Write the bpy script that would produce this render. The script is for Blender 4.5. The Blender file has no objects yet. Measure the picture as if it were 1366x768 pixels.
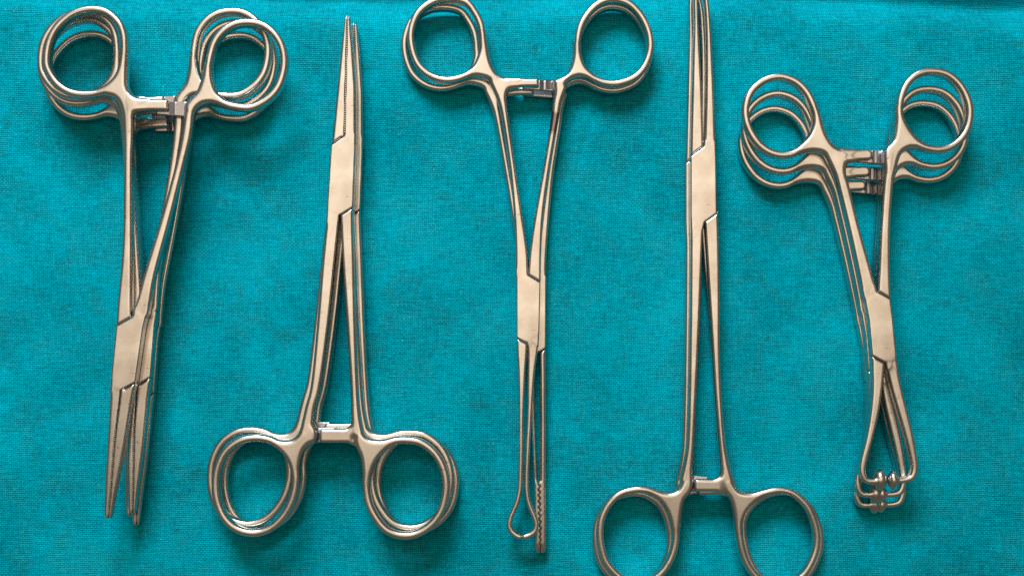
import bpy, math, random
import numpy as np
from mathutils import Vector, Matrix

sc = bpy.context.scene
MM = 0.001
# ---------------------------------------------------------------- camera
S = 0.23            # millimetres per photo pixel on the cloth plane
H = 420.0           # camera height above the cloth in mm
CX, CY = 683.0, 500.0           # optical axis in photo pixels (the photo is a crop)
CAMY = (384.0 - CY) * S

cam_d = bpy.data.cameras.new('camera')
cam_d.sensor_width = 36.0
cam_d.lens = 36.0 * H / (1366 * S)
cam_d.shift_y = (CY - 384.0) / 1366.0
cam_d.clip_start = 0.01
cam_d.clip_end = 20
cam_d.dof.use_dof = True
cam_d.dof.focus_distance = (H - 10.0) * MM
cam_d.dof.aperture_fstop = 8.0
cam = bpy.data.objects.new('camera', cam_d)
sc.collection.objects.link(cam)
cam.location = (0, CAMY * MM, H * MM)
cam.rotation_euler = (0, 0, 0)
sc.camera = cam

# ---------------------------------------------------------------- light
world = bpy.data.worlds.new('World')
sc.world = world
world.use_nodes = True
bg = world.node_tree.nodes['Background']
bg.inputs[0].default_value = (1.0, 0.86, 0.64, 1)
bg.inputs[1].default_value = 0.13

def area(name, loc, target, sx, sy, watt, col):
    d = bpy.data.lights.new(name, 'AREA')
    d.shape = 'RECTANGLE'; d.size = sx; d.size_y = sy
    d.energy = watt; d.color = col
    o = bpy.data.objects.new(name, d); sc.collection.objects.link(o)
    o.location = loc
    o.rotation_euler = (Vector(target) - Vector(loc)).to_track_quat('-Z', 'Y').to_euler()
    return o

area('window_light', (-0.16, 0.72, 0.66), (0, 0.0, 0), 0.40, 0.30, 10.9, (0.78, 0.93, 1.0))
area('ceiling_light', (0.0, 0.25, 1.3), (0, 0.2, 0), 1.15, 0.75, 4.0, (1.0, 0.81, 0.60))

sc.view_settings.view_transform = 'Standard'
sc.view_settings.look = 'None'
sc.view_settings.exposure = 0.0
sc.view_settings.gamma = 1.0
sc.view_settings.use_curve_mapping = False
sc.render.engine = 'CYCLES'
sc.cycles.use_denoising = False
sc.cycles.max_bounces = 8
sc.cycles.blur_glossy = 1.0
sc.cycles.sample_clamp_indirect = 4.0

# ---------------------------------------------------------------- materials
def nmat(name):
    m = bpy.data.materials.new(name); m.use_nodes = True
    nt = m.node_tree
    b = nt.nodes['Principled BSDF']
    return m, nt, b

def N(nt, kind, **kw):
    n = nt.nodes.new(kind)
    for k, v in kw.items():
        if k.startswith('i_'):
            key = k[2:]
            key = int(key) if key.isdigit() else key.replace('_', ' ')
            n.inputs[key].default_value = v
        else:
            setattr(n, k, v)
    return n

def math_n(nt, op, a, b=None, c=None, clamp=False):
    n = nt.nodes.new('ShaderNodeMath'); n.operation = op; n.use_clamp = clamp
    for i, v in enumerate((a, b, c)):
        if v is None: continue
        if isinstance(v, (int, float)): n.inputs[i].default_value = v
        else: nt.links.new(v, n.inputs[i])
    return n.outputs[0]

def mix_col(nt, fac, a, b, mode='MIX'):
    n = nt.nodes.new('ShaderNodeMix'); n.data_type = 'RGBA'; n.blend_type = mode
    for s, v in ((n.inputs['Factor'], fac), (n.inputs['A'], a), (n.inputs['B'], b)):
        if isinstance(v, (int, float)): s.default_value = v
        elif isinstance(v, tuple): s.default_value = v
        else: nt.links.new(v, s)
    return n.outputs['Result']

def ramp(nt, src, p0, p1):
    n = nt.nodes.new('ShaderNodeMapRange'); n.inputs[1].default_value = p0; n.inputs[2].default_value = p1
    nt.links.new(src, n.inputs[0]); return n.outputs[0]

def steel(name, base, rough=0.27, stain=None, tarnish=0.5):
    m, nt, b = nmat(name)
    tc = N(nt, 'ShaderNodeTexCoord'); co = tc.outputs['Object']
    n1 = N(nt, 'ShaderNodeTexNoise', i_Scale=70.0, i_Detail=4.0, i_Roughness=0.6)
    nt.links.new(co, n1.inputs['Vector'])
    mp = N(nt, 'ShaderNodeMapping'); mp.inputs['Scale'].default_value = (2600, 240, 1500)
    nt.links.new(co, mp.inputs['Vector'])
    n2 = N(nt, 'ShaderNodeTexNoise', i_Scale=1.0, i_Detail=3.0)       # fine brushing along the tool
    nt.links.new(mp.outputs[0], n2.inputs['Vector'])
    n3 = N(nt, 'ShaderNodeTexNoise', i_Scale=900.0, i_Detail=2.0)     # pits and specks
    nt.links.new(co, n3.inputs['Vector'])
    n4 = N(nt, 'ShaderNodeTexNoise', i_Scale=240.0, i_Detail=3.0)
    nt.links.new(co, n4.inputs['Vector'])
    dark = tuple(c * k for c, k in zip(base[:3], (0.72, 0.66, 0.60))) + (1,)
    tarn = math_n(nt, 'MULTIPLY', math_n(nt, 'ADD', ramp(nt, n1.outputs[0], 0.40, 0.72), math_n(nt, 'MULTIPLY', ramp(nt, n4.outputs[0], 0.4, 0.7), 0.6)), tarnish)
    col = mix_col(nt, tarn, base, dark)
    pit = math_n(nt, 'MULTIPLY', ramp(nt, n3.outputs[0], 0.66, 0.72), ramp(nt, n4.outputs[0], 0.48, 0.6))
    col = mix_col(nt, math_n(nt, 'MULTIPLY', pit, 0.55), col, (0.12, 0.09, 0.07, 1))
    if stain:
        p, axis, rad, ln, sc_col = stain
        vm = N(nt, 'ShaderNodeVectorMath', operation='SUBTRACT'); vm.inputs[1].default_value = p
        nt.links.new(co, vm.inputs[0])
        wob = N(nt, 'ShaderNodeTexNoise', i_Scale=700.0, i_Detail=3.0); nt.links.new(co, wob.inputs['Vector'])
        dt = N(nt, 'ShaderNodeVectorMath', operation='DOT_PRODUCT'); dt.inputs[1].default_value = axis
        nt.links.new(vm.outputs[0], dt.inputs[0])
        le = math_n(nt, 'ABSOLUTE', dt.outputs['Value'])
        le = math_n(nt, 'ADD', math_n(nt, 'DIVIDE', le, ln), math_n(nt, 'MULTIPLY', math_n(nt, 'SUBTRACT', wob.outputs[0], 0.5), 0.7))
        ft = ramp(nt, le, 1.05, 0.72)
        col = mix_col(nt, math_n(nt, 'MULTIPLY', ft, 0.85), col, sc_col)
    nt.links.new(col, b.inputs['Base Color'])
    b.inputs['Metallic'].default_value = 1.0
    ro = math_n(nt, 'ADD', rough - 0.06, math_n(nt, 'MULTIPLY', n1.outputs[0], 0.12))
    nt.links.new(ro, b.inputs['Roughness'])
    bp = N(nt, 'ShaderNodeBump', i_Strength=0.05, i_Distance=0.00005)
    nt.links.new(n2.outputs[0], bp.inputs['Height'])
    nt.links.new(bp.outputs[0], b.inputs['Normal'])
    return m

M_STEEL = steel('satin_steel', (0.69, 0.655, 0.62, 1))
M_RATCHET = steel('machined_steel', (0.50, 0.49, 0.52, 1), rough=0.30, tarnish=0.2)
M_STAMP = steel('etched_steel', (0.42, 0.37, 0.32, 1), rough=0.5)

def cloth_mat():
    m, nt, b = nmat('woven_teal_cotton')
    tc = N(nt, 'ShaderNodeTexCoord'); co = tc.outputs['Object']
    wob = N(nt, 'ShaderNodeTexNoise', i_Scale=60.0, i_Detail=3.0); nt.links.new(co, wob.inputs['Vector'])
    # slightly wandering thread coordinates
    vs = N(nt, 'ShaderNodeVectorMath', operation='SCALE'); vs.inputs['Scale'].default_value = 0.0022
    nt.links.new(wob.outputs['Color'], vs.inputs[0])
    va = N(nt, 'ShaderNodeVectorMath', operation='ADD')
    nt.links.new(co, va.inputs[0]); nt.links.new(vs.outputs[0], va.inputs[1])
    sx = N(nt, 'ShaderNodeSeparateXYZ'); nt.links.new(va.outputs[0], sx.inputs[0])
    PITCH = 0.00060
    k = math.pi / PITCH
    ax = math_n(nt, 'MULTIPLY', sx.outputs[0], k); ay = math_n(nt, 'MULTIPLY', sx.outputs[1], k)
    cxn = math_n(nt, 'ABSOLUTE', math_n(nt, 'SINE', ax)); cyn = math_n(nt, 'ABSOLUTE', math_n(nt, 'SINE', ay))
    # over-under: checkerboard of warp and weft crowns
    fx = math_n(nt, 'FLOOR', math_n(nt, 'DIVIDE', sx.outputs[0], PITCH)); fy = math_n(nt, 'FLOOR', math_n(nt, 'DIVIDE', sx.outputs[1], PITCH))
    par = math_n(nt, 'FLOORED_MODULO', math_n(nt, 'ADD', fx, fy), 2.0)
    weft = math_n(nt, 'MULTIPLY', cyn, math_n(nt, 'ADD', 0.35, math_n(nt, 'MULTIPLY', par, 0.65)))
    warp = math_n(nt, 'MULTIPLY', cxn, math_n(nt, 'SUBTRACT', 0.85, math_n(nt, 'MULTIPLY', par, 0.60)))
    hgt = math_n(nt, 'MAXIMUM', weft, warp)
    # slubs: streaks along both thread directions
    def streak(scale):
        mp = N(nt, 'ShaderNodeMapping'); mp.inputs['Scale'].default_value = scale
        nt.links.new(co, mp.inputs['Vector'])
        n = N(nt, 'ShaderNodeTexNoise', i_Scale=1.0, i_Detail=2.0, i_Roughness=0.6)
        nt.links.new(mp.outputs[0], n.inputs['Vector']); return n.outputs[0]
    s1 = streak((170, 1650, 1)); s2 = streak((1650, 170, 1)); s3 = streak((620, 1900, 1))
    s4 = streak((1900, 700, 1))
    grain = N(nt, 'ShaderNodeTexNoise', i_Scale=1500.0, i_Detail=1.0); nt.links.new(co, grain.inputs['Vector'])
    big = N(nt, 'ShaderNodeTexNoise', i_Scale=30.0, i_Detail=6.0, i_Roughness=0.6); nt.links.new(co, big.inputs['Vector'])
    tot = math_n(nt, 'ADD', math_n(nt, 'MULTIPLY', s1, 0.9), math_n(nt, 'MULTIPLY', s2, 0.6))
    tot = math_n(nt, 'ADD', tot, math_n(nt, 'MULTIPLY', s3, 0.9))
    tot = math_n(nt, 'ADD', tot, math_n(nt, 'MULTIPLY', s4, 0.6))
    tot = math_n(nt, 'ADD', tot, math_n(nt, 'MULTIPLY', hgt, 1.0))
    tot = math_n(nt, 'ADD', tot, math_n(nt, 'MULTIPLY', big.outputs[0], 1.15))
    f = ramp(nt, tot, 2.08, 3.35)
    col = mix_col(nt, f, (0.0005, 0.105, 0.13, 1), (0.001, 0.60, 0.76, 1))
    # pale lint specks
    sp = ramp(nt, grain.outputs[0], 0.73, 0.80)
    col = mix_col(nt, math_n(nt, 'MULTIPLY', sp, 0.5), col, (0.12, 0.75, 0.85, 1))
    nt.links.new(col, b.inputs['Base Color'])
    b.inputs['Roughness'].default_value = 0.9
    b.inputs['Specular IOR Level'].default_value = 0.02
    hh = math_n(nt, 'ADD', hgt, math_n(nt, 'MULTIPLY', math_n(nt, 'ADD', s1, s3), 0.8))
    bp = N(nt, 'ShaderNodeBump', i_Strength=0.8, i_Distance=0.0002)
    nt.links.new(hh, bp.inputs['Height'])
    nt.links.new(bp.outputs[0], b.inputs['Normal'])
    return m

# ---------------------------------------------------------------- cloth
def make_cloth():
    rng = np.random.RandomState(4)
    nx, ny = 440, 320
    xs = np.linspace(-260, 260, nx); ys = np.linspace(-190, 190, ny)
    X, Y = np.meshgrid(xs, ys)
    Z = np.zeros_like(X)
    for i in range(26):
        a = rng.uniform(0, math.pi); lam = rng.uniform(22, 80); ph = rng.uniform(0, 6.28)
        Z += (lam / 60.0) * 0.34 * np.sin((X * math.cos(a) + Y * math.sin(a)) * 2 * math.pi / lam + ph)
    Z = 0.55 * (Z - np.percentile(Z, 55))
    Z = -0.3 * np.log1p(np.exp(-Z / 0.3))       # lies flat against the tools, hollows stay hollow
    # the cloth dips into a fold just past the top edge of the picture
    yc = 91.0 + 1.8 * np.sin(X / 34.0) - 0.012 * X
    Z -= 7.0 * np.exp(-((Y - yc) / 5.0) ** 2)
    Z = np.minimum(Z, 0.0)
    v = np.stack([X, Y, Z], -1).reshape(-1, 3) * MM
    idx = np.arange(nx * ny).reshape(ny, nx)
    q = np.stack([idx[:-1, :-1], idx[:-1, 1:], idx[1:, 1:], idx[1:, :-1]], -1).reshape(-1, 4)
    me = np_mesh('drape_cloth', v, q)
    o = bpy.data.objects.new('drape_cloth', me); sc.collection.objects.link(o)
    me.materials.append(cloth_mat())
    so = o.modifiers.new('thickness', 'SOLIDIFY'); so.thickness = 0.0007; so.offset = -1
    o['kind'] = 'structure'
    o['label'] = 'teal woven cotton drape lying under all the forceps'
    return o

def np_mesh(name, v, q, normals=None):
    me = bpy.data.meshes.new(name)
    n = q.shape[1]
    me.vertices.add(len(v)); me.vertices.foreach_set('co', v.astype(np.float32).ravel())
    me.loops.add(q.size); me.loops.foreach_set('vertex_index', q.astype(np.int32).ravel())
    me.polygons.add(len(q))
    me.polygons.foreach_set('loop_start', np.arange(0, q.size, n, dtype=np.int32))
    me.update(calc_edges=True)
    me.polygons.foreach_set('use_smooth', np.ones(len(q), dtype=bool))
    if normals is not None:
        me.normals_split_custom_set_from_vertices(normals.astype(np.float32))
    return me

# ---------------------------------------------------------------- solid modelling of steel (signed distance fields)
VX = 0.26

def catmull(P, closed=False, sub=6):
    P = np.asarray(P, float); n = len(P); out = []
    rng = range(n if closed else n - 1)
    for i in rng:
        if closed: p0, p1, p2, p3 = P[(i - 1) % n], P[i], P[(i + 1) % n], P[(i + 2) % n]
        else: p0, p1, p2, p3 = P[max(i - 1, 0)], P[i], P[i + 1], P[min(i + 2, n - 1)]
        for t in np.linspace(0, 1, sub, endpoint=False):
            out.append(0.5 * ((2 * p1) + (-p0 + p2) * t + (2 * p0 - 5 * p1 + 4 * p2 - p3) * t * t + (-p0 + 3 * p1 - 3 * p2 + p3) * t ** 3))
    if not closed: out.append(P[-1])
    return np.array(out)

def sd_stroke(X, Y, P, closed):
    """P rows: x, y, hw, extra columns; returns distance and the extra columns at the nearest place."""
    best = np.full(X.shape, 1e9); ext = np.zeros((P.shape[1] - 3,) + X.shape)
    n = len(P)
    for i in range(n if closed else n - 1):
        a, b = P[i], P[(i + 1) % n]
        dx, dy = b[0] - a[0], b[1] - a[1]
        L = dx * dx + dy * dy
        if L < 1e-9: continue
        t = np.clip(((X - a[0]) * dx + (Y - a[1]) * dy) / L, 0, 1)
        d = np.hypot(X - a[0] - t * dx, Y - a[1] - t * dy) - (a[2] + t * (b[2] - a[2]))
        m = d < best
        best[m] = d[m]
        for k in range(ext.shape[0]):
            ext[k][m] = (a[3 + k] + t * (b[3 + k] - a[3 + k]))[m]
    return best, ext

def sd_poly(X, Y, P):
    P = np.asarray(P, float); n = len(P)
    best = np.full(X.shape, 1e18); ins = np.zeros(X.shape, bool)
    for i in range(n):
        a, b = P[i], P[(i + 1) % n]
        ex, ey = b - a; wx, wy = X - a[0], Y - a[1]
        L = ex * ex + ey * ey
        if L < 1e-12: continue
        t = np.clip((wx * ex + wy * ey) / L, 0, 1)
        best = np.minimum(best, (wx - ex * t) ** 2 + (wy - ey * t) ** 2)
        c = ((a[1] > Y) != (b[1] > Y))
        with np.errstate(divide='ignore', invalid='ignore'):
            xi = (b[0] - a[0]) * (Y - a[1]) / (b[1] - a[1]) + a[0]
        ins ^= c & (X < xi)
    d = np.sqrt(best)
    return np.where(ins, -d, d)

def smin(a, b, k):
    if k <= 0: return np.minimum(a, b)
    h = np.maximum(k - np.abs(a - b), 0) / k
    return np.minimum(a, b) - h * h * k * 0.25

def surface_nets(V, org, h):
    ins = V < 0
    nx, ny, nz = V.shape
    cnt = np.zeros((nx - 1, ny - 1, nz - 1), np.int8)
    for dx in (0, 1):
        for dy in (0, 1):
            for dz in (0, 1):
                cnt += ins[dx:nx - 1 + dx, dy:ny - 1 + dy, dz:nz - 1 + dz]
    cells = np.argwhere((cnt > 0) & (cnt < 8))
    vid = np.full(cnt.shape, -1, np.int32); vid[tuple(cells.T)] = np.arange(len(cells))
    corner = [(i, j, k) for i in (0, 1) for j in (0, 1) for k in (0, 1)]
    cv = np.stack([V[cells[:, 0] + i, cells[:, 1] + j, cells[:, 2] + k] for i, j, k in corner], 1)
    acc = np.zeros((len(cells), 3)); num = np.zeros(len(cells))
    for ia in range(8):
        for ib in range(ia + 1, 8):
            ca, cb = np.array(corner[ia]), np.array(corner[ib])
            if np.abs(ca - cb).sum() != 1: continue
            va, vb = cv[:, ia], cv[:, ib]
            m = (va < 0) != (vb < 0)
            t = va[m] / (va[m] - vb[m])
            acc[m] += ca + t[:, None] * (cb - ca); num[m] += 1
    pos = (cells + acc / num[:, None]) * h + org
    quads = []
    for ax in range(3):
        sl0 = [slice(None)] * 3; sl1 = [slice(None)] * 3
        sl0[ax] = slice(0, -1); sl1[ax] = slice(1, None)
        a, b = ins[tuple(sl0)], ins[tuple(sl1)]
        e = np.argwhere(a != b)
        u, w = [(1, 2), (2, 0), (0, 1)][ax]
        ok = (e[:, u] > 0) & (e[:, w] > 0) & (e[:, u] < V.shape[u] - 1) & (e[:, w] < V.shape[w] - 1)
        e = e[ok]
        flip = a[tuple(e.T)]
        def g(du, dw):
            c = e.copy(); c[:, u] += du; c[:, w] += dw
            return vid[tuple(c.T)]
        q = np.stack([g(-1, -1), g(0, -1), g(0, 0), g(-1, 0)], 1)
        q[~flip] = q[~flip][:, ::-1]
        quads.append(q)
    return pos, np.concatenate(quads)

def trilin(A, p, org, h):
    f = (p - org) / h
    i = np.clip(np.floor(f).astype(int), 0, np.array(A.shape[:3]) - 2); t = f - i
    r = 0
    for dx in (0, 1):
        for dy in (0, 1):
            for dz in (0, 1):
                w = (t[:, 0] if dx else 1 - t[:, 0]) * (t[:, 1] if dy else 1 - t[:, 1]) * (t[:, 2] if dz else 1 - t[:, 2])
                val = A[i[:, 0] + dx, i[:, 1] + dy, i[:, 2] + dz]
                r = r + (w[:, None] * val if A.ndim == 4 else w * val)
    return r

def build_half(prims, cut=None, balls=()):
    """prims: dicts with part, kind stroke/poly, pts, t, r, zc, k. Returns {part: mesh data}."""
    allp = np.concatenate([np.asarray(p['pts'], float)[:, :2] for p in prims])
    pad = 4.0
    lo = allp.min(0) - pad; hi = allp.max(0) + pad
    gx = np.arange(lo[0], hi[0], VX); gy = np.arange(lo[1], hi[1], VX)
    X, Y = np.meshgrid(gx, gy, indexing='ij')
    D = None; parts = []; ds = []
    Wt = 0; T = 0; R = 0; Z = 0; solo = []
    for p in prims:
        if p['kind'] == 'stroke':
            P = np.asarray(p['pts'], float)
            if P.shape[1] < 6:      # x y hw (t r zc)
                P = np.concatenate([P[:, :3], np.tile([p['t'], p['r'], p.get('zc', 0)], (len(P), 1))], 1)
            P = catmull(P, p.get('closed', False))
            P[:, 2] = np.maximum(P[:, 2], 0.1)
            d, e = sd_stroke(X, Y, P, p.get('closed', False))
            t, r, zc = e
        else:
            d = sd_poly(X, Y, catmull(p['pts'], True, 4) if p.get('smooth') else p['pts'])
            if 'grow' in p: d = d - p['grow']
            t = np.interp(-Y, -np.array([q[0] for q in p['t']]), [q[1] for q in p['t']]) if isinstance(p['t'], list) else np.full(X.shape, p['t'])
            r = np.full(X.shape, p['r']); zc = np.full(X.shape, p.get('zc', 0.0))
            if 'mid' in p:
                mp = np.array([(x, y, 0, 0) for x, y in p['mid']])
                dm, _ = sd_stroke(X, Y, mp, False)
                r = np.clip((dm - 0.2) * 0.8, 0.10, p['r'])
                d = np.maximum(d, p.get('gap', 0.0) - dm)
        r = np.minimum(r, t * 0.98)
        if p.get('solo'):
            solo.append((d, t, r, zc)); ds.append(d + 0.3); continue
        w = np.exp(np.clip(-d / 0.45, -60, 60)) * p.get('w', 1.0)
        Wt = Wt + w; T = T + w * t; R = R + w * r; Z = Z + w * zc
        D = d if D is None else smin(D, d, p.get('k', 0.0))
        ds.append(d)
    T = T / Wt; R = R / Wt; Z = Z / Wt
    if cut is not None:
        c = sd_poly(X, Y, cut)
        D = -smin(-D, c - 0.10, 0.10)
    owner = np.argmin(np.stack(ds), 0)
    zmin, zmax = -2.9, 2.9
    gz = np.arange(zmin, zmax, VX)
    q1 = (D + R)[:, :, None]
    q2 = np.abs(gz[None, None, :] - Z[:, :, None]) - (T - R)[:, :, None]
    V = np.minimum(np.maximum(q1, q2), 0) + np.hypot(np.maximum(q1, 0), np.maximum(q2, 0)) - R[:, :, None]
    for d, t, r, zc in solo:
        q1 = (d + r)[:, :, None]; q2 = np.abs(gz[None, None, :] - zc[:, :, None]) - (t - r)[:, :, None]
        V = smin(V, np.minimum(np.maximum(q1, q2), 0) + np.hypot(np.maximum(q1, 0), np.maximum(q2, 0)) - r[:, :, None], 0.3)
    bd = []
    for (bx, by, bz, rx, ry, rz) in balls:
        U = np.sqrt(((X - bx) / rx)[:, :, None] ** 2 + ((Y - by) / ry)[:, :, None] ** 2 + ((gz - bz) / rz)[None, None, :] ** 2)
        db = (U - 1) * min(rx, ry, rz)
        V = smin(V, db, 0.5); bd.append((bx, by, rx))
    V = V.astype(np.float32)
    org = np.array([gx[0], gy[0], gz[0]])
    pos, quads = surface_nets(V, org, VX)
    G = np.stack(np.gradient(V, VX), -1)
    for _ in range(3):
        g = trilin(G, pos, org, VX); f = trilin(V, pos, org, VX)
        pos = pos - np.clip(f / np.maximum((g * g).sum(1), 0.2), -VX, VX)[:, None] * g
    nor = trilin(G, pos, org, VX); nor /= np.linalg.norm(nor, axis=1)[:, None] + 1e-9
    fc = pos[quads].mean(1)
    oi = owner[np.clip(((fc[:, 0] - gx[0]) / VX).round().astype(int), 0, len(gx) - 1), np.clip(((fc[:, 1] - gy[0]) / VX).round().astype(int), 0, len(gy) - 1)]
    names = [p['part'] for p in prims]
    lab = np.array([names.index(n) for n in names])[oi]
    if bd:
        for bx, by, rx in bd: lab[np.hypot(fc[:, 0] - bx, (fc[:, 1] - by) * 0.75) < rx * 1.08] = 99
    out = {}
    for u in np.unique(lab):
        q = quads[lab == u]
        vi, inv = np.unique(q, return_inverse=True)
        out['ball_tip' if u == 99 else names[u]] = (pos[vi], inv.reshape(q.shape), nor[vi])
    return out

# ---------------------------------------------------------------- pixel tracing -> millimetres
PITCHZ = 4.25
def layer_z(i): return 2.2 + PITCHZ * i

def px2w(x, y, z):
    f = (H - z) / H
    return (x - CX) * S * f, (CY - y) * S * f + CAMY

class Tracer:
    """turns outline points of the uppermost tool of a stack, traced in photo pixels, into its own millimetres"""
    def __init__(self, layer, pivot):
        self.z = layer_z(layer) + 1.9
        self.f = S * (H - self.z) / H
        self.p = pivot
    def xy(self, x, y): return ((x - self.p[0]) * self.f, -(y - self.p[1]) * self.f)
    def pts(self, L, extra=()):
        out = []
        for q in L:
            x, y = self.xy(q[0], q[1])
            out.append((x, y) + tuple(v * self.f for v in q[2:3]) + tuple(q[3:]))
        return out

def ring(tr, L, hw=4.9, t=2.1, r=None):
    P = tr.pts([(x, y, hw) for x, y in L]); r = r or hw * tr.f * 0.86
    return dict(part='finger_ring', kind='stroke', pts=P, closed=True, t=t, r=r)

def web(tr, L, ring_pts):
    # the plate between ring and shank reaches right to the ring's inner edge
    C = np.array(ring_pts, float); c = C.mean(0); D = catmull(C, True, 12)
    M = []
    for x, y in L:
        d = np.hypot(D[:, 0] - x, D[:, 1] - y); i = int(d.argmin())
        if d[i] < 2.0:
            n = c - D[i]; n = n / np.hypot(*n); M.append((D[i][0] + 4.4 * n[0], D[i][1] + 4.4 * n[1]))
        else: M.append((x, y))
    L = M
    return dict(part='finger_ring', kind='poly', pts=tr.pts(L), smooth=True, t=2.1, r=1.5, k=0.6)

def shank(tr, L, k=0.5, t=1.9, r=0.85):
    P = np.array(tr.pts(L[3:])); n = len(P)
    f = np.linspace(0, 1, n)[:, None] ** 1.3        # well rounded near the ring, flat near the lock
    P = np.concatenate([P, np.full((n, 1), t) + 0.12 * (1 - f), 1.2 * (1 - f) + 0.55 * f, np.zeros((n, 1))], 1)
    return dict(part='shank', kind='stroke', pts=P, t=t, r=r, k=k)

def bar(tr, L, over=True, k=2.4):
    z = (0.95, 0.95) if over else (0.78, -0.92)
    return dict(part='ratchet', kind='stroke' if False else 'poly', pts=tr.pts(L), t=z[0], r=0.8 if over else 0.15, zc=z[1], k=k, solo=not over)

def jaw(tr, L, mid=None, r=0.8, t=((0, 2.0),), k=0.25, grow=0.0, soft=None):
    P = tr.pts(L)
    d = dict(part='jaw', kind='poly', pts=P, r=r, k=k, grow=grow)
    d['t'] = [(tr.xy(0, y)[1], v) for y, v in t]
    d['t'].sort(key=lambda a: -a[0])
    if soft: d['mid'] = tr.pts(soft)
    if mid:
        d['mid'] = tr.pts(mid); d['gap'] = 0.12
    return d

def box(tr, L): return dict(part='box_lock', kind='poly', pts=tr.pts(L), t=2.0, r=0.22, k=0.2)

def bar_poly(x0, x1, y0, y1): return [(x0, y0), (x1, y0), (x1, y1), (x0, y1)]

# ---------------------------------------------------------------- helpers for little mesh parts
def prism_strip(polys, z0, z1):
    """extruded convex polygons joined in one mesh"""
    v = []; f = []
    for P in polys:
        n = len(P); b = len(v)
        a = sum(P[i][0] * P[(i + 1) % n][1] - P[(i + 1) % n][0] * P[i][1] for i in range(n))
        if a < 0: P = P[::-1]
        v += [(x, y, z0) for x, y in P] + [(x, y, z1) for x, y in P]
        f.append([b + i for i in range(n)][::-1]); f.append([b + n + i for i in range(n)])
        for i in range(n): f.append([b + i, b + (i + 1) % n, b + n + (i + 1) % n, b + n + i])
    return v, f

def raw_mesh(name, v, f, mat):
    me = bpy.data.meshes.new(name)
    me.from_pydata([(x * MM, y * MM, z * MM) for x, y, z in v], [], f); me.update()
    me.materials.append(mat); return me

def teeth_mesh(tr, mid, y0, y1, pitch_px, side, zz, depth=0.42):
    """row of fine teeth along the biting edge between two pixel heights"""
    M = np.array(mid, float)
    n = int(abs(y1 - y0) / pitch_px); polys = []
    for i in range(n):
        ya = y0 + (y1 - y0) * i / n; yb = y0 + (y1 - y0) * (i + 0.55) / n
        o = np.argsort(M[:, 1])
        xa = np.interp(ya, M[o, 1], M[o, 0]); xb = np.interp(yb, M[o, 1], M[o, 0])
        pa = tr.xy(xa, ya); pb = tr.xy(xb, yb); pm = ((pa[0] + pb[0]) / 2, (pa[1] + pb[1]) / 2)
        b = -side * 0.5; e = -side * 0.10
        z1 = np.interp(ya, [q[0] for q in zz], [q[1] for q in zz]) - 0.10
        polys.append(([(pa[0] + b, pa[1]), (pb[0] + b, pb[1]), (pb[0] + e, pb[1]), (pm[0] + side * 0.14, pm[1]), (pa[0] + e, pa[1])], z1))
    V, F = [], []
    for P, z1 in polys:
        v, f = prism_strip([P], -z1, z1); n = len(V)
        V += v; F += [[n + i for i in q] for q in f]
    return V, F

# ---------------------------------------------------------------- tool assembly
class Tool:
    def __init__(self, name, tracer): self.name = name; self.tr = tracer; self.parts = []      # (part, mesh, half, children)
    def add_half(self, prims, side, cut=None, balls=()):
        for n, (v, q, no) in build_half(prims, cut, balls).items():
            under = n == 'ratchet' and any(p.get('solo') for p in prims)
            me = np_mesh(n, v * MM, q, no); me.materials.append(M_RATCHET if under else M_STEEL)
            self.parts.append(dict(name=n, mesh=me, side=side, sub=[]))
        return self
    def find(self, name, side):
        return [p for p in self.parts if p['name'] == name and p['side'] == side][0]
    def sub(self, name, side, sname, mesh): self.find(name, side)['sub'].append((sname, mesh))

    def place(self, px, layer, label, group, cat='forceps', rot=0, hl=0, hr=0, jl=0, jr=0, skip=()):
        """px: where the lock sits in the photo; hl/hr: extra swing of the handles, jl/jr of the jaws (degrees)"""
        z = layer_z(layer)
        x, y = px2w(px[0], px[1], z + 1.9)
        e = bpy.data.objects.new(self.name, None); sc.collection.objects.link(e)
        e.empty_display_size = 0.01
        e.location = (x * MM, y * MM, z * MM); e.rotation_euler = (0, 0, math.radians(rot))
        e['label'] = label; e['category'] = cat; e['group'] = group
        for p in self.parts:
            if p['name'] in skip: continue
            o = bpy.data.objects.new(p['name'], p['mesh']); sc.collection.objects.link(o); o.parent = e
            s = p['side']
            a = 0
            if p['name'] in ('finger_ring', 'shank', 'ratchet'): a = hl if s == 'L' else hr
            elif p['name'] in ('jaw', 'ball_tip'): a = jl if s == 'L' else jr      # side = where its handle is
            o.rotation_euler = (0, 0, math.radians(a))
            for sn, me in p['sub']:
                c = bpy.data.objects.new(sn, me); sc.collection.objects.link(c); c.parent = o
                if sn == 'serration': c['kind'] = 'stuff'
        return e

def add_ratchet_teeth(T, side, edges, y0, y1, ztop, up):
    for e in edges:
        T.sub('ratchet', side, 'ratchet_tooth', raw_mesh('ratchet_tooth', *ratchet_steps(T.tr, [e], y0, y1, ztop, up), M_RATCHET))

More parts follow.
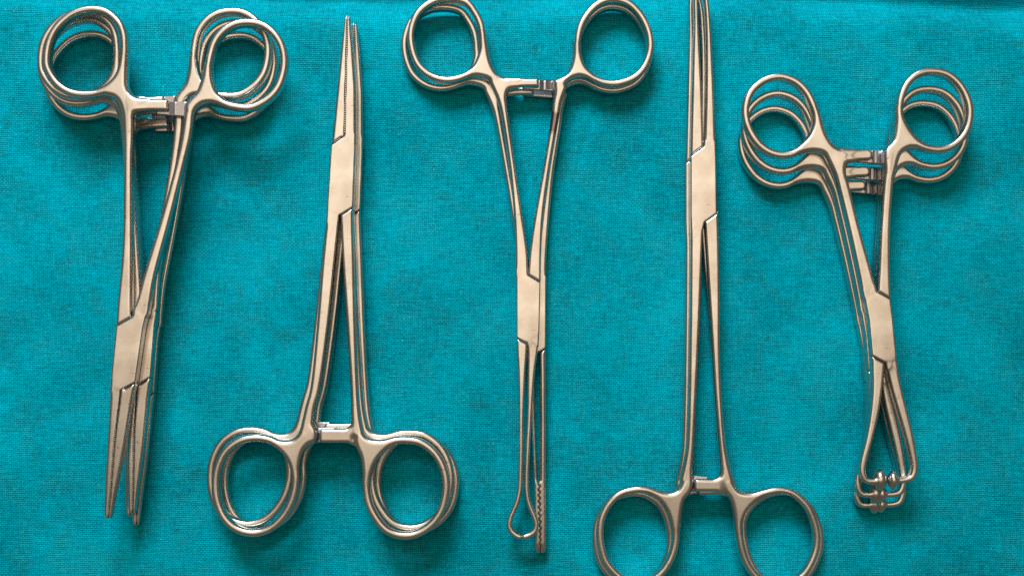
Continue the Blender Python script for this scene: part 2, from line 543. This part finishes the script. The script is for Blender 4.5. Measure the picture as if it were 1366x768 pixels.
def ratchet_steps(tr, x_edges, y0, y1, ztop, up=0.16):
    """two or three wedge teeth across the machined ratchet face"""
    v = []; f = []
    for xa, xb in x_edges:
        a = tr.xy(xa, y0); b_ = tr.xy(xb, y1); n = len(v)
        X0, Y0, X1, Y1 = a[0], a[1], b_[0], b_[1]
        v += [(X0, Y0, ztop - .3), (X1, Y0, ztop - .3), (X1, Y1, ztop - .3), (X0, Y1, ztop - .3),
              (X0, Y0, ztop + up), (X1, Y0, ztop + 0.02), (X1, Y1, ztop + 0.02), (X0, Y1, ztop + up)]
        f += [[n + i for i in q] for q in ((0, 3, 2, 1), (4, 5, 6, 7), (0, 1, 5, 4), (1, 2, 6, 5), (2, 3, 7, 6), (3, 0, 4, 7))]
        if X1 < X0:
            f[-6:] = [q[::-1] for q in f[-6:]]
    return v, f

make_cloth()
MACH = M_RATCHET

WEB = {
    '1R': [(273, 82), (267.5, 104), (261, 121), (251, 132), (245, 142), (248.5, 161), (253, 162), (261, 147), (269.6, 139.5), (282, 138), (298, 141.5), (297, 136), (285, 125), (278, 108), (277, 90)],
    '1L': [(169, 60), (169.3, 104), (170, 114), (174, 123), (183, 130), (196, 132.5), (193, 142), (180, 149), (174.5, 158), (171, 166), (165.5, 156), (161.3, 147), (157, 137), (150, 130), (138, 127), (126, 126), (129, 123), (144, 115.6), (156.7, 102), (163, 83), (165, 62)],
    '2L': [(350, 582), (360, 582.8), (374, 586.5), (386, 586), (394.5, 581), (404, 567), (413, 562), (420, 568), (423, 575), (423, 586), (419, 591), (411, 595), (404, 605), (400, 622), (398, 645), (393, 645), (393, 631), (387.7, 612), (376, 597.5), (359.6, 587)],
    '2R': [(483.5, 650), (482.3, 632), (479.5, 610), (474, 597), (472, 585), (475, 564), (478.5, 562), (485, 577), (492, 583.5), (503.8, 586), (515, 585), (530, 582.5), (526.7, 588), (514, 594), (499.6, 608.8), (491, 627.5), (488, 648)],
    '3L': [(646, 40), (650, 56), (655, 80), (662, 95), (671, 101.5), (684, 104.5), (695, 106), (688, 114), (679, 120), (674, 137), (669, 139), (664, 129.5), (660, 119), (655.5, 110.5), (648.8, 105), (634, 102), (620, 104), (621.7, 100), (635, 89.6), (643.5, 68.8), (644, 50)],
    '3R': [(766.5, 55), (764.6, 68.8), (761.5, 85), (756, 97), (744, 103.5), (738, 108), (741, 131), (744.5, 137), (752, 122), (758, 109), (770.8, 103), (782, 104.5), (796, 110), (789.6, 102), (777, 89.6), (770.8, 70.8), (770.6, 58)],
    '4L': [(858, 649.5), (872.5, 651.5), (891, 655.8), (903, 652.5), (910, 640), (917, 621), (922, 622), (925.2, 636), (925.4, 649), (921, 659), (914, 668), (910.5, 686), (907, 710), (901.7, 708), (896.5, 685), (885, 666), (868, 655)],
    '4R': [(982.5, 712), (978.5, 686), (973.5, 667), (966, 656), (962, 640), (965, 620), (971, 619), (977.5, 637), (982.5, 647.5), (989.6, 654.5), (1004, 655.8), (1022, 653), (1018.8, 658), (1004, 667), (991.7, 681), (986.5, 697.6), (987, 712)],
    '5L': [(1088, 140), (1095.6, 152), (1103, 175.4), (1111, 189.5), (1119, 196), (1132, 199), (1142, 202), (1140, 213), (1131, 218), (1128, 244), (1121, 243), (1114, 231), (1107, 218), (1099, 205.5), (1084, 202.5), (1066, 204.5), (1067.5, 199.4), (1082, 185.8), (1089.4, 169), (1090, 154)],
    '5R': [(1196.5, 140), (1194.5, 165), (1191, 186), (1182, 196.5), (1179, 210), (1184, 239), (1191, 239), (1201, 210), (1211, 199.5), (1224, 198), (1240, 202), (1233, 195.4), (1218.8, 185), (1207, 168), (1201, 151.7), (1200.5, 142)],
}

# ======================================================= set 1: straight clamps, far left
def tool1():
    tr = Tracer(3, (170, 470)); T = Tool('straight_clamp', tr)
    mid = [(161, 520), (158.6, 540), (152.3, 587), (146.4, 657), (143.3, 692)]
    bx = [(154.6, 435), (175.4, 423.5), (181, 412), (196, 414), (190.4, 438), (180, 510), (161, 520), (146.5, 524), (147.7, 505)]
    # right handle + lock + left jaw
    P = [ring(tr, [(330, 29), (347.7, 31.9), (362.7, 41.7), (373.8, 57.3), (378.3, 76), (376.9, 95.8), (369.2, 116.7), (355, 132.3), (334.2, 142.7), (313.3, 141.7), (296.7, 136.5), (284.6, 125), (278.3, 108.3), (276.9, 91.7), (279.4, 74), (285.8, 54.6), (297.7, 40), (313.3, 31.3)]),
         web(tr, WEB['1R'], [(330, 29), (347.7, 31.9), (362.7, 41.7), (373.8, 57.3), (378.3, 76), (376.9, 95.8), (369.2, 116.7), (355, 132.3), (334.2, 142.7), (313.3, 141.7), (296.7, 136.5), (284.6, 125), (278.3, 108.3), (276.9, 91.7), (279.4, 74), (285.8, 54.6), (297.7, 40), (313.3, 31.3)]),
         shank(tr, [(277, 88, 4), (273, 108, 6), (264, 130, 9), (251.5, 152, 6.8), (248, 180, 6.8), (240, 216, 6), (221, 289, 6.3), (200, 362, 7.2), (191.5, 399, 8.6), (187, 416, 10)]),
         bar(tr, [(204, 134.5), (252, 133.5), (252, 155), (206, 151)], over=False, k=0.3),
         box(tr, bx),
         jaw(tr, [(147.7, 505), (161, 519)] + mid + [(141.7, 692), (138.5, 689.5), (137.4, 684), (139.4, 634), (145.6, 540)], mid=mid, t=((510, 2.0), (690, 1.35)))]
    T.add_half(P, 'R')
    Q = [ring(tr, [(121.3, 11.5), (140, 15), (155.6, 27.5), (162.9, 41.7), (165, 60.4), (162.9, 83), (156.7, 102), (144, 115.6), (129.6, 123.3), (108.8, 125.4), (90, 121.5), (74.4, 110.4), (63.3, 92.7), (60.8, 77), (64.4, 55.2), (73.3, 37.5), (87.5, 23.3), (102.5, 15)]),
         web(tr, WEB['1L'], [(121.3, 11.5), (140, 15), (155.6, 27.5), (162.9, 41.7), (165, 60.4), (162.9, 83), (156.7, 102), (144, 115.6), (129.6, 123.3), (108.8, 125.4), (90, 121.5), (74.4, 110.4), (63.3, 92.7), (60.8, 77), (64.4, 55.2), (73.3, 37.5), (87.5, 23.3), (102.5, 15)]),
         shank(tr, [(164, 62, 4), (164, 85, 5), (164, 108, 7.5), (167, 130, 9), (170, 155, 7.6), (170.5, 185, 6.5), (170, 216, 5.6), (169, 326, 6.3), (165.5, 405, 9.2), (164.6, 440, 10.2)]),
         bar(tr, [(177, 133), (222.5, 132.3), (223.8, 134), (223.8, 146), (222.5, 147.3), (177, 147)], k=2.0),
         jaw(tr, [(161.3, 515), (181, 505), (174.5, 540), (165, 598.6), (153.4, 657), (147.6, 687), (145.5, 691.5)] + mid[::-1], mid=mid, t=((510, 2.0), (690, 1.35)))]
    T.add_half(Q, 'L', cut=tr.pts(bx))
    T.sub('jaw', 'R', 'serration', raw_mesh('serration', *teeth_mesh(tr, mid, 572, 687, 2.8, 1, ((510, 2.0), (690, 1.35))), M_STEEL))
    add_ratchet_teeth(T, 'R', [(224, 231.5), (233.5, 244)], 134.5, 152.5, -0.2, 0.8)
    return T

# ======================================================= set 2: curved-handle clamps pointing up
def tool2():
    tr = Tracer(2, (456, 235)); T = Tool('artery_forceps', tr)
    mid = [(459.3, 181.6), (460, 137), (462, 58.6), (462.8, 22)]
    bx = [(441.3, 194), (459.3, 181.6), (461, 176), (474, 178), (473.6, 195), (470.6, 276), (451.5, 288), (449, 296), (434.8, 298)]
    P = [ring(tr, [(338.8, 584), (359.6, 587), (376, 597.5), (387.7, 612), (393, 631), (393, 649.6), (387.7, 670), (376, 690), (359.6, 704.8), (338.8, 711), (318, 707), (301, 694), (290.8, 674.6), (286.7, 651.7), (288.8, 626.7), (299, 603.8), (316.9, 589)], hw=5.3),
         web(tr, WEB['2L'], [(338.8, 584), (359.6, 587), (376, 597.5), (387.7, 612), (393, 631), (393, 649.6), (387.7, 670), (376, 690), (359.6, 704.8), (338.8, 711), (318, 707), (301, 694), (290.8, 674.6), (286.7, 651.7), (288.8, 626.7), (299, 603.8), (316.9, 589)]),
         shank(tr, [(393, 640, 4), (395, 618, 5.5), (399, 597, 9), (408, 576, 9), (413, 545, 6.8), (421, 512, 6.8), (430.5, 431, 8), (438, 351, 8.6), (443.2, 300, 8.2), (444.6, 285, 7.6)]),
         bar(tr, [(408, 570), (446, 571), (446, 589), (408, 592)], over=False, k=0.3),
         box(tr, bx),
         jaw(tr, [(474, 190)] + mid + [(464.5, 22.5), (466.2, 26), (469.8, 58.6), (473.8, 117), (474, 178)], mid=mid, t=((190, 2.0), (24, 1.3)))]
    T.add_half(P, 'L')
    Q = [ring(tr, [(541, 587), (560, 590), (576.7, 601.5), (588, 618), (594, 638), (594, 658.8), (588, 681.7), (574.6, 700), (555.8, 712), (537, 714.6), (518, 708.8), (503.8, 695), (492, 673), (488, 648), (491, 627.5), (499.6, 608.8), (514, 594), (526.7, 588)], hw=5.3),
         web(tr, WEB['2R'], [(541, 587), (560, 590), (576.7, 601.5), (588, 618), (594, 638), (594, 658.8), (588, 681.7), (574.6, 700), (555.8, 712), (537, 714.6), (518, 708.8), (503.8, 695), (492, 673), (488, 648), (491, 627.5), (499.6, 608.8), (514, 594), (526.7, 588)]),
         shank(tr, [(488.5, 645, 4), (488, 622, 5.5), (485, 597, 9.5), (476.5, 576, 8), (474, 552, 6.2), (472, 512, 5.2), (468, 431, 6), (464.3, 351, 7.6), (462, 290, 8), (461.5, 270, 9)]),
         bar(tr, [(427.5, 571.5), (468, 572), (468, 590.5), (427.5, 590.5), (425.6, 587), (425.6, 576)], k=3.0),
         jaw(tr, [(441.8, 198), (460, 186)] + mid + [(460.6, 22), (459.2, 25), (456, 47), (450.3, 109), (442.5, 191)], mid=mid, t=((190, 2.0), (24, 1.3)))]
    T.add_half(Q, 'R', cut=tr.pts(bx))
    T.sub('jaw', 'L', 'serration', raw_mesh('serration', *teeth_mesh(tr, mid, 28, 178, 3.0, -1, ((24, 1.3), (190, 2.0))), M_STEEL))
    return T

# ======================================================= set 3: loop-ended grasper on top of a coarse-toothed one
RING3L = [(599.8, -2.5), (621.7, 2), (634, 16.7), (641.5, 33), (644, 52), (643.5, 68.8), (635, 89.6), (621.7, 100), (598.8, 106), (578, 102), (561, 89.6), (551.9, 73), (547.7, 52), (549.8, 33), (559, 14.6), (578, 1)]
RING3R = [(818.8, -1.7), (837.5, 3), (852, 15.6), (862.5, 33), (867.7, 52), (866.7, 70.8), (859, 89.6), (845.8, 103), (825, 110.4), (806, 109.4), (789.6, 102), (777, 89.6), (770.8, 70.8), (771, 50), (776, 31), (787.5, 13.5), (802, 2)]
def tool3a():
    tr = Tracer(1, (705, 413)); T = Tool('loop_grasper', tr)
    bx = [(704.4, 367), (721, 377), (719.5, 440), (718.3, 462), (703.8, 462), (703.4, 458), (689, 450.5), (688.8, 375), (688, 360), (702, 360)]
    P = [ring(tr, RING3L, hw=4.5),
         web(tr, WEB['3L'], RING3L),
         shank(tr, [(644, 52, 3.5), (646, 68, 5), (650, 88, 7.5), (662, 108, 9), (669.5, 132, 6.4), (674.5, 160, 4.6), (683.5, 222, 4.2), (691, 285, 5.6), (695.6, 335, 7.8), (696, 366, 8)]),
         bar(tr, [(677, 105), (717, 104.3), (719, 106), (719, 115.5), (677, 116)], k=2.0),
         box(tr, bx),
         dict(part='jaw', kind='stroke', k=0.4, t=1.9, r=0.62, pts=tr.pts([(711, 452, 7.4), (710.6, 470, 6.4), (708.5, 500, 4.6), (706, 560, 3.2), (704.2, 595, 3.2), (702.5, 640, 3.2), (703.4, 662, 3.2), (707.5, 677, 3.3), (712.5, 689, 3.3), (715.4, 700, 3.4), (713, 708.5, 3.5), (706, 714, 3.6), (699.8, 716, 3.6)]))]
    T.add_half(P, 'L')
    Q = [ring(tr, RING3R, hw=4.5),
         web(tr, WEB['3R'], RING3R),
         shank(tr, [(770.5, 62, 3.2), (768, 80, 4.8), (760, 99, 8), (749, 116, 7.4), (743.5, 135, 6.2), (740, 160, 5.2), (729.5, 222, 4.6), (719.5, 285, 5.6), (714.5, 335, 7.6), (712.6, 380, 8.6)]),
         bar(tr, [(697, 106), (752, 104.5), (748, 121), (697, 117)], over=False, k=0.3),
         dict(part='jaw', kind='stroke', k=0.3, t=1.9, r=0.62, pts=tr.pts([(696.6, 445, 7.2), (696.4, 470, 6.6), (696, 500, 4.8), (695.2, 560, 3.3), (695, 595, 3.2), (694, 640, 3.2), (692.4, 658, 3.2), (688.5, 673, 3.3), (682, 688, 3.3), (679.2, 699, 3.4), (682, 708, 3.5), (688.5, 714, 3.6), (693.3, 716, 3.6)]))]
    T.add_half(Q, 'R', cut=tr.pts(bx))
    add_ratchet_teeth(T, 'R', [(720, 726), (728, 738)], 105.5, 117.5, -0.2, 0.8)
    # heat-stained right shank
    p = tr.xy(737.5, 164); d = Vector((tr.xy(734, 182)[0] - tr.xy(741, 147)[0], tr.xy(734, 182)[1] - tr.xy(741, 147)[1], 0)).normalized()
    st = steel('stained_steel', (0.69, 0.655, 0.62, 1), stain=((p[0] * MM, p[1] * MM, 0), tuple(d), 0, 0.0038, (0.17, 0.12, 0.10, 1)))
    m = T.find('shank', 'R')['mesh']; m.materials.clear(); m.materials.append(st)
    # faint letters struck into the left shank
    for i, ch in enumerate('ASA'):
        cu = bpy.data.curves.new('letter', 'FONT'); cu.body = ch; cu.size = 0.0017; cu.align_x = 'CENTER'; cu.align_y = 'CENTER'
        to = bpy.data.objects.new('letter', cu); sc.collection.objects.link(to)
        dg = bpy.context.evaluated_depsgraph_get(); me = bpy.data.meshes.new_from_object(to.evaluated_get(dg))
        bpy.data.objects.remove(to)
        q = tr.xy(693.8 + 0.5 * i, 325.5 + 8.0 * i)
        me.transform(Matrix.Translation((q[0] * MM, q[1] * MM, 0.001915)) @ Matrix.Rotation(math.radians(4), 4, 'Z'))
        me.materials.clear(); me.materials.append(M_STAMP)
        T.sub('shank', 'L', 'stamped_letter', me)
    return T

def tool3b():
    tr = Tracer(0, (712, 418)); T = Tool('toothed_grasper', tr)
    L = [(x - 8.5, y + 11) for x, y in RING3L]; R = [(x - 1, y + 9) for x, y in RING3R]
    bx = [(697, 384), (711, 374), (713, 366), (729, 368), (728.4, 400), (728, 464), (718.5, 470), (713, 476), (703, 476), (697, 440)]
    zig = [(716, 560), (717.5, 600), (718.4, 640)]
    tz = []
    n = 11
    for i in range(n * 2 + 1):
        y = 645 + i * (732 - 645) / (n * 2.0)
        tz.append((719.2 + 0.02 * (y - 645) + (1.5 if i % 2 else -1.5) * (1.0 if y < 705 else 0.6), y))
    midL = [(717.4, 472), (713.2, 500), (714, 560), (717, 640)] + tz + [(721.5, 739)]
    midR = [(719, 472), (719.8, 500), (720.4, 560), (719.8, 640)] + tz + [(721.5, 739)]
    P = [ring(tr, R, hw=4.5),
         web(tr, [(x - 1, y + 9) for x, y in WEB['3R']], R),
         shank(tr, [(769.5, 74, 3.2), (767, 90, 4.8), (759, 108, 8), (750.5, 125, 7), (746, 145, 5.8), (743.5, 170, 5), (734, 232, 4.8), (726.5, 300, 5.6), (721.5, 352, 7), (720.5, 378, 8)]),
         bar(tr, [(697, 115), (751, 113.5), (747, 130), (697, 126)], over=False, k=0.3),
         box(tr, bx),
         jaw(tr, [(703, 470)] + midL + [(716, 738.5), (713, 733), (712.6, 700), (711.6, 640), (708.6, 560), (704, 490)], r=0.95, t=((470, 1.9), (640, 1.75), (725, 1.6), (738, 1.2)), grow=-0.06, soft=tz)]
    T.add_half(P, 'R')
    Q = [ring(tr, L, hw=4.5),
         web(tr, [(x - 8.5, y + 11) for x, y in WEB['3L']], L),
         shank(tr, [(635.5, 63, 3.5), (637.5, 79, 5), (642, 99, 7.5), (654, 119, 9), (661.5, 143, 6.2), (667, 172, 4.6), (678, 234, 4.4), (690, 300, 5.6), (702, 365, 7), (704.5, 396, 7.5)]),
         bar(tr, [(668, 116), (712, 115.3), (712, 126.5), (668, 127)], k=2.0),
         jaw(tr, [(728.3, 462)] + [(719.5, 466)] + midR + [(726.5, 738), (729, 733), (729.5, 700), (728.6, 640), (728.4, 560)], r=0.95, t=((470, 1.9), (640, 1.75), (725, 1.6), (738, 1.2)), grow=-0.06, soft=tz)]
    T.add_half(Q, 'L', cut=tr.pts(bx))
    return T

# ======================================================= set 4: long slim clamps pointing up
def tool4():
    tr = Tracer(1, (938, 246)); T = Tool('long_clamp', tr)
    bx = [(921.6, 208.8), (938.8, 196), (940.5, 188), (954.6, 188), (955.2, 196), (956.4, 284), (940, 296), (938, 306), (922.4, 306), (921.6, 290)]
    P = [ring(tr, [(849.6, 652.8), (868, 655), (885, 666), (896.5, 685), (901.7, 708), (900.6, 728.8), (893, 749.7), (879, 768), (859, 779), (838, 776), (822.5, 766), (809, 749.7), (802.7, 731), (800.6, 710), (803.8, 689), (814, 670.5), (828.8, 658)], hw=4.9),
         web(tr, WEB['4L'], [(849.6, 652.8), (868, 655), (885, 666), (896.5, 685), (901.7, 708), (900.6, 728.8), (893, 749.7), (879, 768), (859, 779), (838, 776), (822.5, 766), (809, 749.7), (802.7, 731), (800.6, 710), (803.8, 689), (814, 670.5), (828.8, 658)]),
         shank(tr, [(901, 705, 3.5), (903, 683, 5), (908, 662, 8.5), (915.5, 640, 8), (919.5, 614, 6), (922, 587, 5), (924.4, 525, 5.4), (926.4, 462, 6.2), (928, 400, 6.8), (929.5, 330, 7.6), (930, 296, 8)]),
         bar(tr, [(914, 633), (946, 636), (946, 653), (914, 658)], over=False, k=0.6),
         box(tr, bx),
         dict(part='jaw', kind='stroke', k=0.3, t=1.9, r=0.7, pts=tr.pts([(947.6, 196, 7.2), (947.6, 125, 5.3), (946.4, 62, 3.8), (945, 30, 3.3), (942.5, 0, 3), (937.5, -18, 2.8), (932, -28, 2.6)]))]
    T.add_half(P, 'L')
    Q = [ring(tr, [(1039.6, 653.8), (1058, 658), (1075, 672.6), (1084, 689), (1090, 710), (1089.6, 731), (1082, 751.8), (1071, 768), (1054, 780), (1034, 783), (1016, 774), (1002, 760), (992.7, 741), (987.5, 718), (986.5, 697.6), (991.7, 681), (1004, 667), (1018.8, 658)], hw=4.9),
         web(tr, WEB['4R'], [(1039.6, 653.8), (1058, 658), (1075, 672.6), (1084, 689), (1090, 710), (1089.6, 731), (1082, 751.8), (1071, 768), (1054, 780), (1034, 783), (1016, 774), (1002, 760), (992.7, 741), (987.5, 718), (986.5, 697.6), (991.7, 681), (1004, 667), (1018.8, 658)]),
         shank(tr, [(986.5, 705, 3.5), (984.5, 684, 5), (979, 662, 9), (970.5, 640, 8), (966.5, 614, 5.6), (963, 587, 4.4), (958.5, 525, 4.8), (955.6, 462, 5.4), (953.6, 400, 7), (951, 330, 8.4), (949, 284, 8.8)]),
         bar(tr, [(928.5, 638.5), (962, 639), (962, 655.5), (928.5, 655.5), (926.6, 652), (926.6, 642)], k=3.0),
         dict(part='jaw', kind='stroke', k=0.3, t=1.9, r=0.7, pts=tr.pts([(930.4, 208, 8.6), (930.4, 180, 8), (930.3, 125, 6.6), (929.6, 62, 4.4), (929.2, 30, 3.2), (928.6, 0, 3), (929.4, -16, 2.8), (931, -28, 2.6)]))]
    T.add_half(Q, 'R', cut=tr.pts(bx))
    for j, (mx, my, s) in enumerate(((929.5, 175, 'R'), (945.5, 178, 'L'))):
        polys = []
        for a in range(14):
            rr = 0.30 + 0.2 * (a % 2)
            a0, a1 = a * 0.449, a * 0.449 + 0.3
            c = tr.xy(mx, my)
            polys.append([(c[0] + rr * math.cos(a0), c[1] + rr * math.sin(a0)), (c[0] + rr * math.cos(a1), c[1] + rr * math.sin(a1)), (c[0] + (rr + .12) * math.cos(a1), c[1] + (rr + .12) * math.sin(a1)), (c[0] + (rr + .12) * math.cos(a0), c[1] + (rr + .12) * math.sin(a0))])
        T.sub('jaw', s, 'stamped_mark', raw_mesh('stamped_mark', *prism_strip(polys, 1.85, 1.912), M_STAMP))
    return T

# ======================================================= set 5: ball-tipped towel graspers, far right
def tool5():
    tr = Tracer(2, (1177, 437)); T = Tool('ball_tip_grasper', tr)
    bx = [(1170, 388.5), (1188.3, 399), (1191.5, 425), (1196.8, 481), (1197.6, 494), (1184, 494), (1182, 484), (1163.6, 474), (1159.5, 428), (1155, 404), (1152, 388), (1167, 380)]
    P = [ring(tr, [(1040, 101.5), (1061, 107.7), (1075.8, 121), (1085, 138), (1090, 154.6), (1089.4, 169), (1082, 185.8), (1067.5, 199.4), (1050.8, 206), (1032, 204), (1015.4, 194), (1003, 177.5), (996, 158.8), (995.6, 140), (1003, 121), (1019.6, 106.7)], hw=4.9),
         web(tr, WEB['5L'], [(1040, 101.5), (1061, 107.7), (1075.8, 121), (1085, 138), (1090, 154.6), (1089.4, 169), (1082, 185.8), (1067.5, 199.4), (1050.8, 206), (1032, 204), (1015.4, 194), (1003, 177.5), (996, 158.8), (995.6, 140), (1003, 121), (1019.6, 106.7)]),
         shank(tr, [(1089, 150, 3.8), (1092, 168, 6), (1098, 186, 9), (1111, 206, 8), (1119.5, 226, 7.6), (1126, 247, 7.4), (1139.5, 302, 7.2), (1155, 365, 8.6), (1161.5, 393, 9.6)]),
         bar(tr, [(1124, 200), (1160, 198.4), (1165, 202), (1165, 210), (1161, 213), (1124, 215)], k=2.0),
         box(tr, bx),
         dict(part='jaw', kind='stroke', k=0.3, t=1.85, r=0.7, pts=tr.pts([(1190.3, 484, 7.2), (1193, 500, 7), (1198, 522, 6.8), (1206.5, 554, 6.2), (1214.5, 585, 5.4), (1220.3, 614, 4.6), (1221, 627, 4.3), (1217, 636.5, 4.1), (1208, 640, 4), (1196, 641, 4)]))]
    c = tr.xy(1193.2, 640.5)
    T.add_half(P, 'L', balls=[(c[0], c[1], 0, 7.4 * tr.f, 12.4 * tr.f, 2.2)])
    Q = [ring(tr, [(1243.8, 94.4), (1264.6, 98.5), (1281, 112), (1291.7, 131), (1295, 149.6), (1291.7, 170), (1283, 185), (1268.8, 195.4), (1252, 199), (1233, 195.4), (1218.8, 185), (1207, 168), (1201, 151.7), (1202, 133), (1210.4, 112), (1225, 98.5)], hw=4.9),
         web(tr, WEB['5R'], [(1243.8, 94.4), (1264.6, 98.5), (1281, 112), (1291.7, 131), (1295, 149.6), (1291.7, 170), (1283, 185), (1268.8, 195.4), (1252, 199), (1233, 195.4), (1218.8, 185), (1207, 168), (1201, 151.7), (1202, 133), (1210.4, 112), (1225, 98.5)]),
         shank(tr, [(1201, 145, 3.6), (1201, 165, 5.4), (1198, 186, 9), (1192, 206, 9), (1188.8, 226, 7.6), (1186, 245, 6.8), (1182, 302, 6.6), (1180.5, 365, 7.5), (1180, 404, 9)]),
         bar(tr, [(1146, 200), (1186, 198.5), (1186, 219), (1146, 215)], over=False, k=0.3),
         dict(part='jaw', kind='stroke', k=0.3, t=1.85, r=0.7, pts=tr.pts([(1172.4, 470, 8.8), (1172.2, 491, 8.4), (1170.8, 522, 6.8), (1166.8, 554, 5.8), (1160.5, 585, 4.8), (1153, 614, 4.5), (1151.5, 630, 4.3), (1156, 640, 4.1), (1164, 642, 4), (1174, 641, 4)]))]
    c = tr.xy(1176.2, 640.5)
    T.add_half(Q, 'R', cut=tr.pts(bx), balls=[(c[0], c[1], 0, 8.8 * tr.f, 14.2 * tr.f, 2.3)])
    add_ratchet_teeth(T, 'R', [(1165.5, 1169.5), (1171.5, 1180)], 200.5, 216.5, -0.2, 0.8)
    return T

t1 = tool1()
g = 'straight clamps stacked at the far left'
t1.place((170, 470), 3, 'topmost straight clamp of the far left stack, its ring handles uppermost', g)
t1.place((188, 464), 2, 'straight clamp second from the top of the far left stack', g, rot=3.7, hr=1.8, hl=0.3)
t1.place((185, 470), 1, 'straight clamp third from the top of the far left stack, nearly hidden', g, rot=3.6)
t1.place((193, 485), 0, 'lowest straight clamp of the far left stack, its tip reaching furthest down', g, rot=3.7, hr=0.8)

t2 = tool2()
g = 'artery forceps stacked with jaws pointing up'
t2.place((456, 235), 2, 'topmost artery forceps of the stack second from left, serrated jaws pointing up', g)
t2.place((457, 231), 1, 'middle artery forceps of the stack second from left, handles spread widest', g, hl=-1.3, hr=0.9)
t2.place((466, 239), 0, 'lowest artery forceps of the stack second from left, tip showing at right', g, hl=-0.2, hr=0.8)

g = 'graspers crossed in the middle of the row'
tool3a().place((705, 413), 1, 'grasper with a small triangular loop tip, lying on top in the middle', g)
tool3b().place((712, 418), 0, 'grasper with coarse interlocking teeth under the loop tipped one', g)

t4 = tool4()
g = 'long slim clamps stacked right of the middle'
t4.place((938, 246), 1, 'upper long slim clamp with stamped marks on its jaws, second from right', g)
t4.place((931, 255), 0, 'lower long slim clamp peeking out left under the other slim clamp', g, hr=1.6)

t5 = tool5()
g = 'ball tipped graspers stacked at the far right'
t5.place((1177, 437), 2, 'topmost ball tipped grasper of the far right stack, jaws slightly open', g)
t5.place((1172, 457), 1, 'middle ball tipped grasper of the far right stack, balls touching', g, rot=-0.4, jl=-2.6, hr=0.3)
t5.place((1168, 473), 0, 'lowest ball tipped grasper of the far right stack, nearest the bottom edge', g, rot=0.3, jl=-2.2, hl=-0.3)
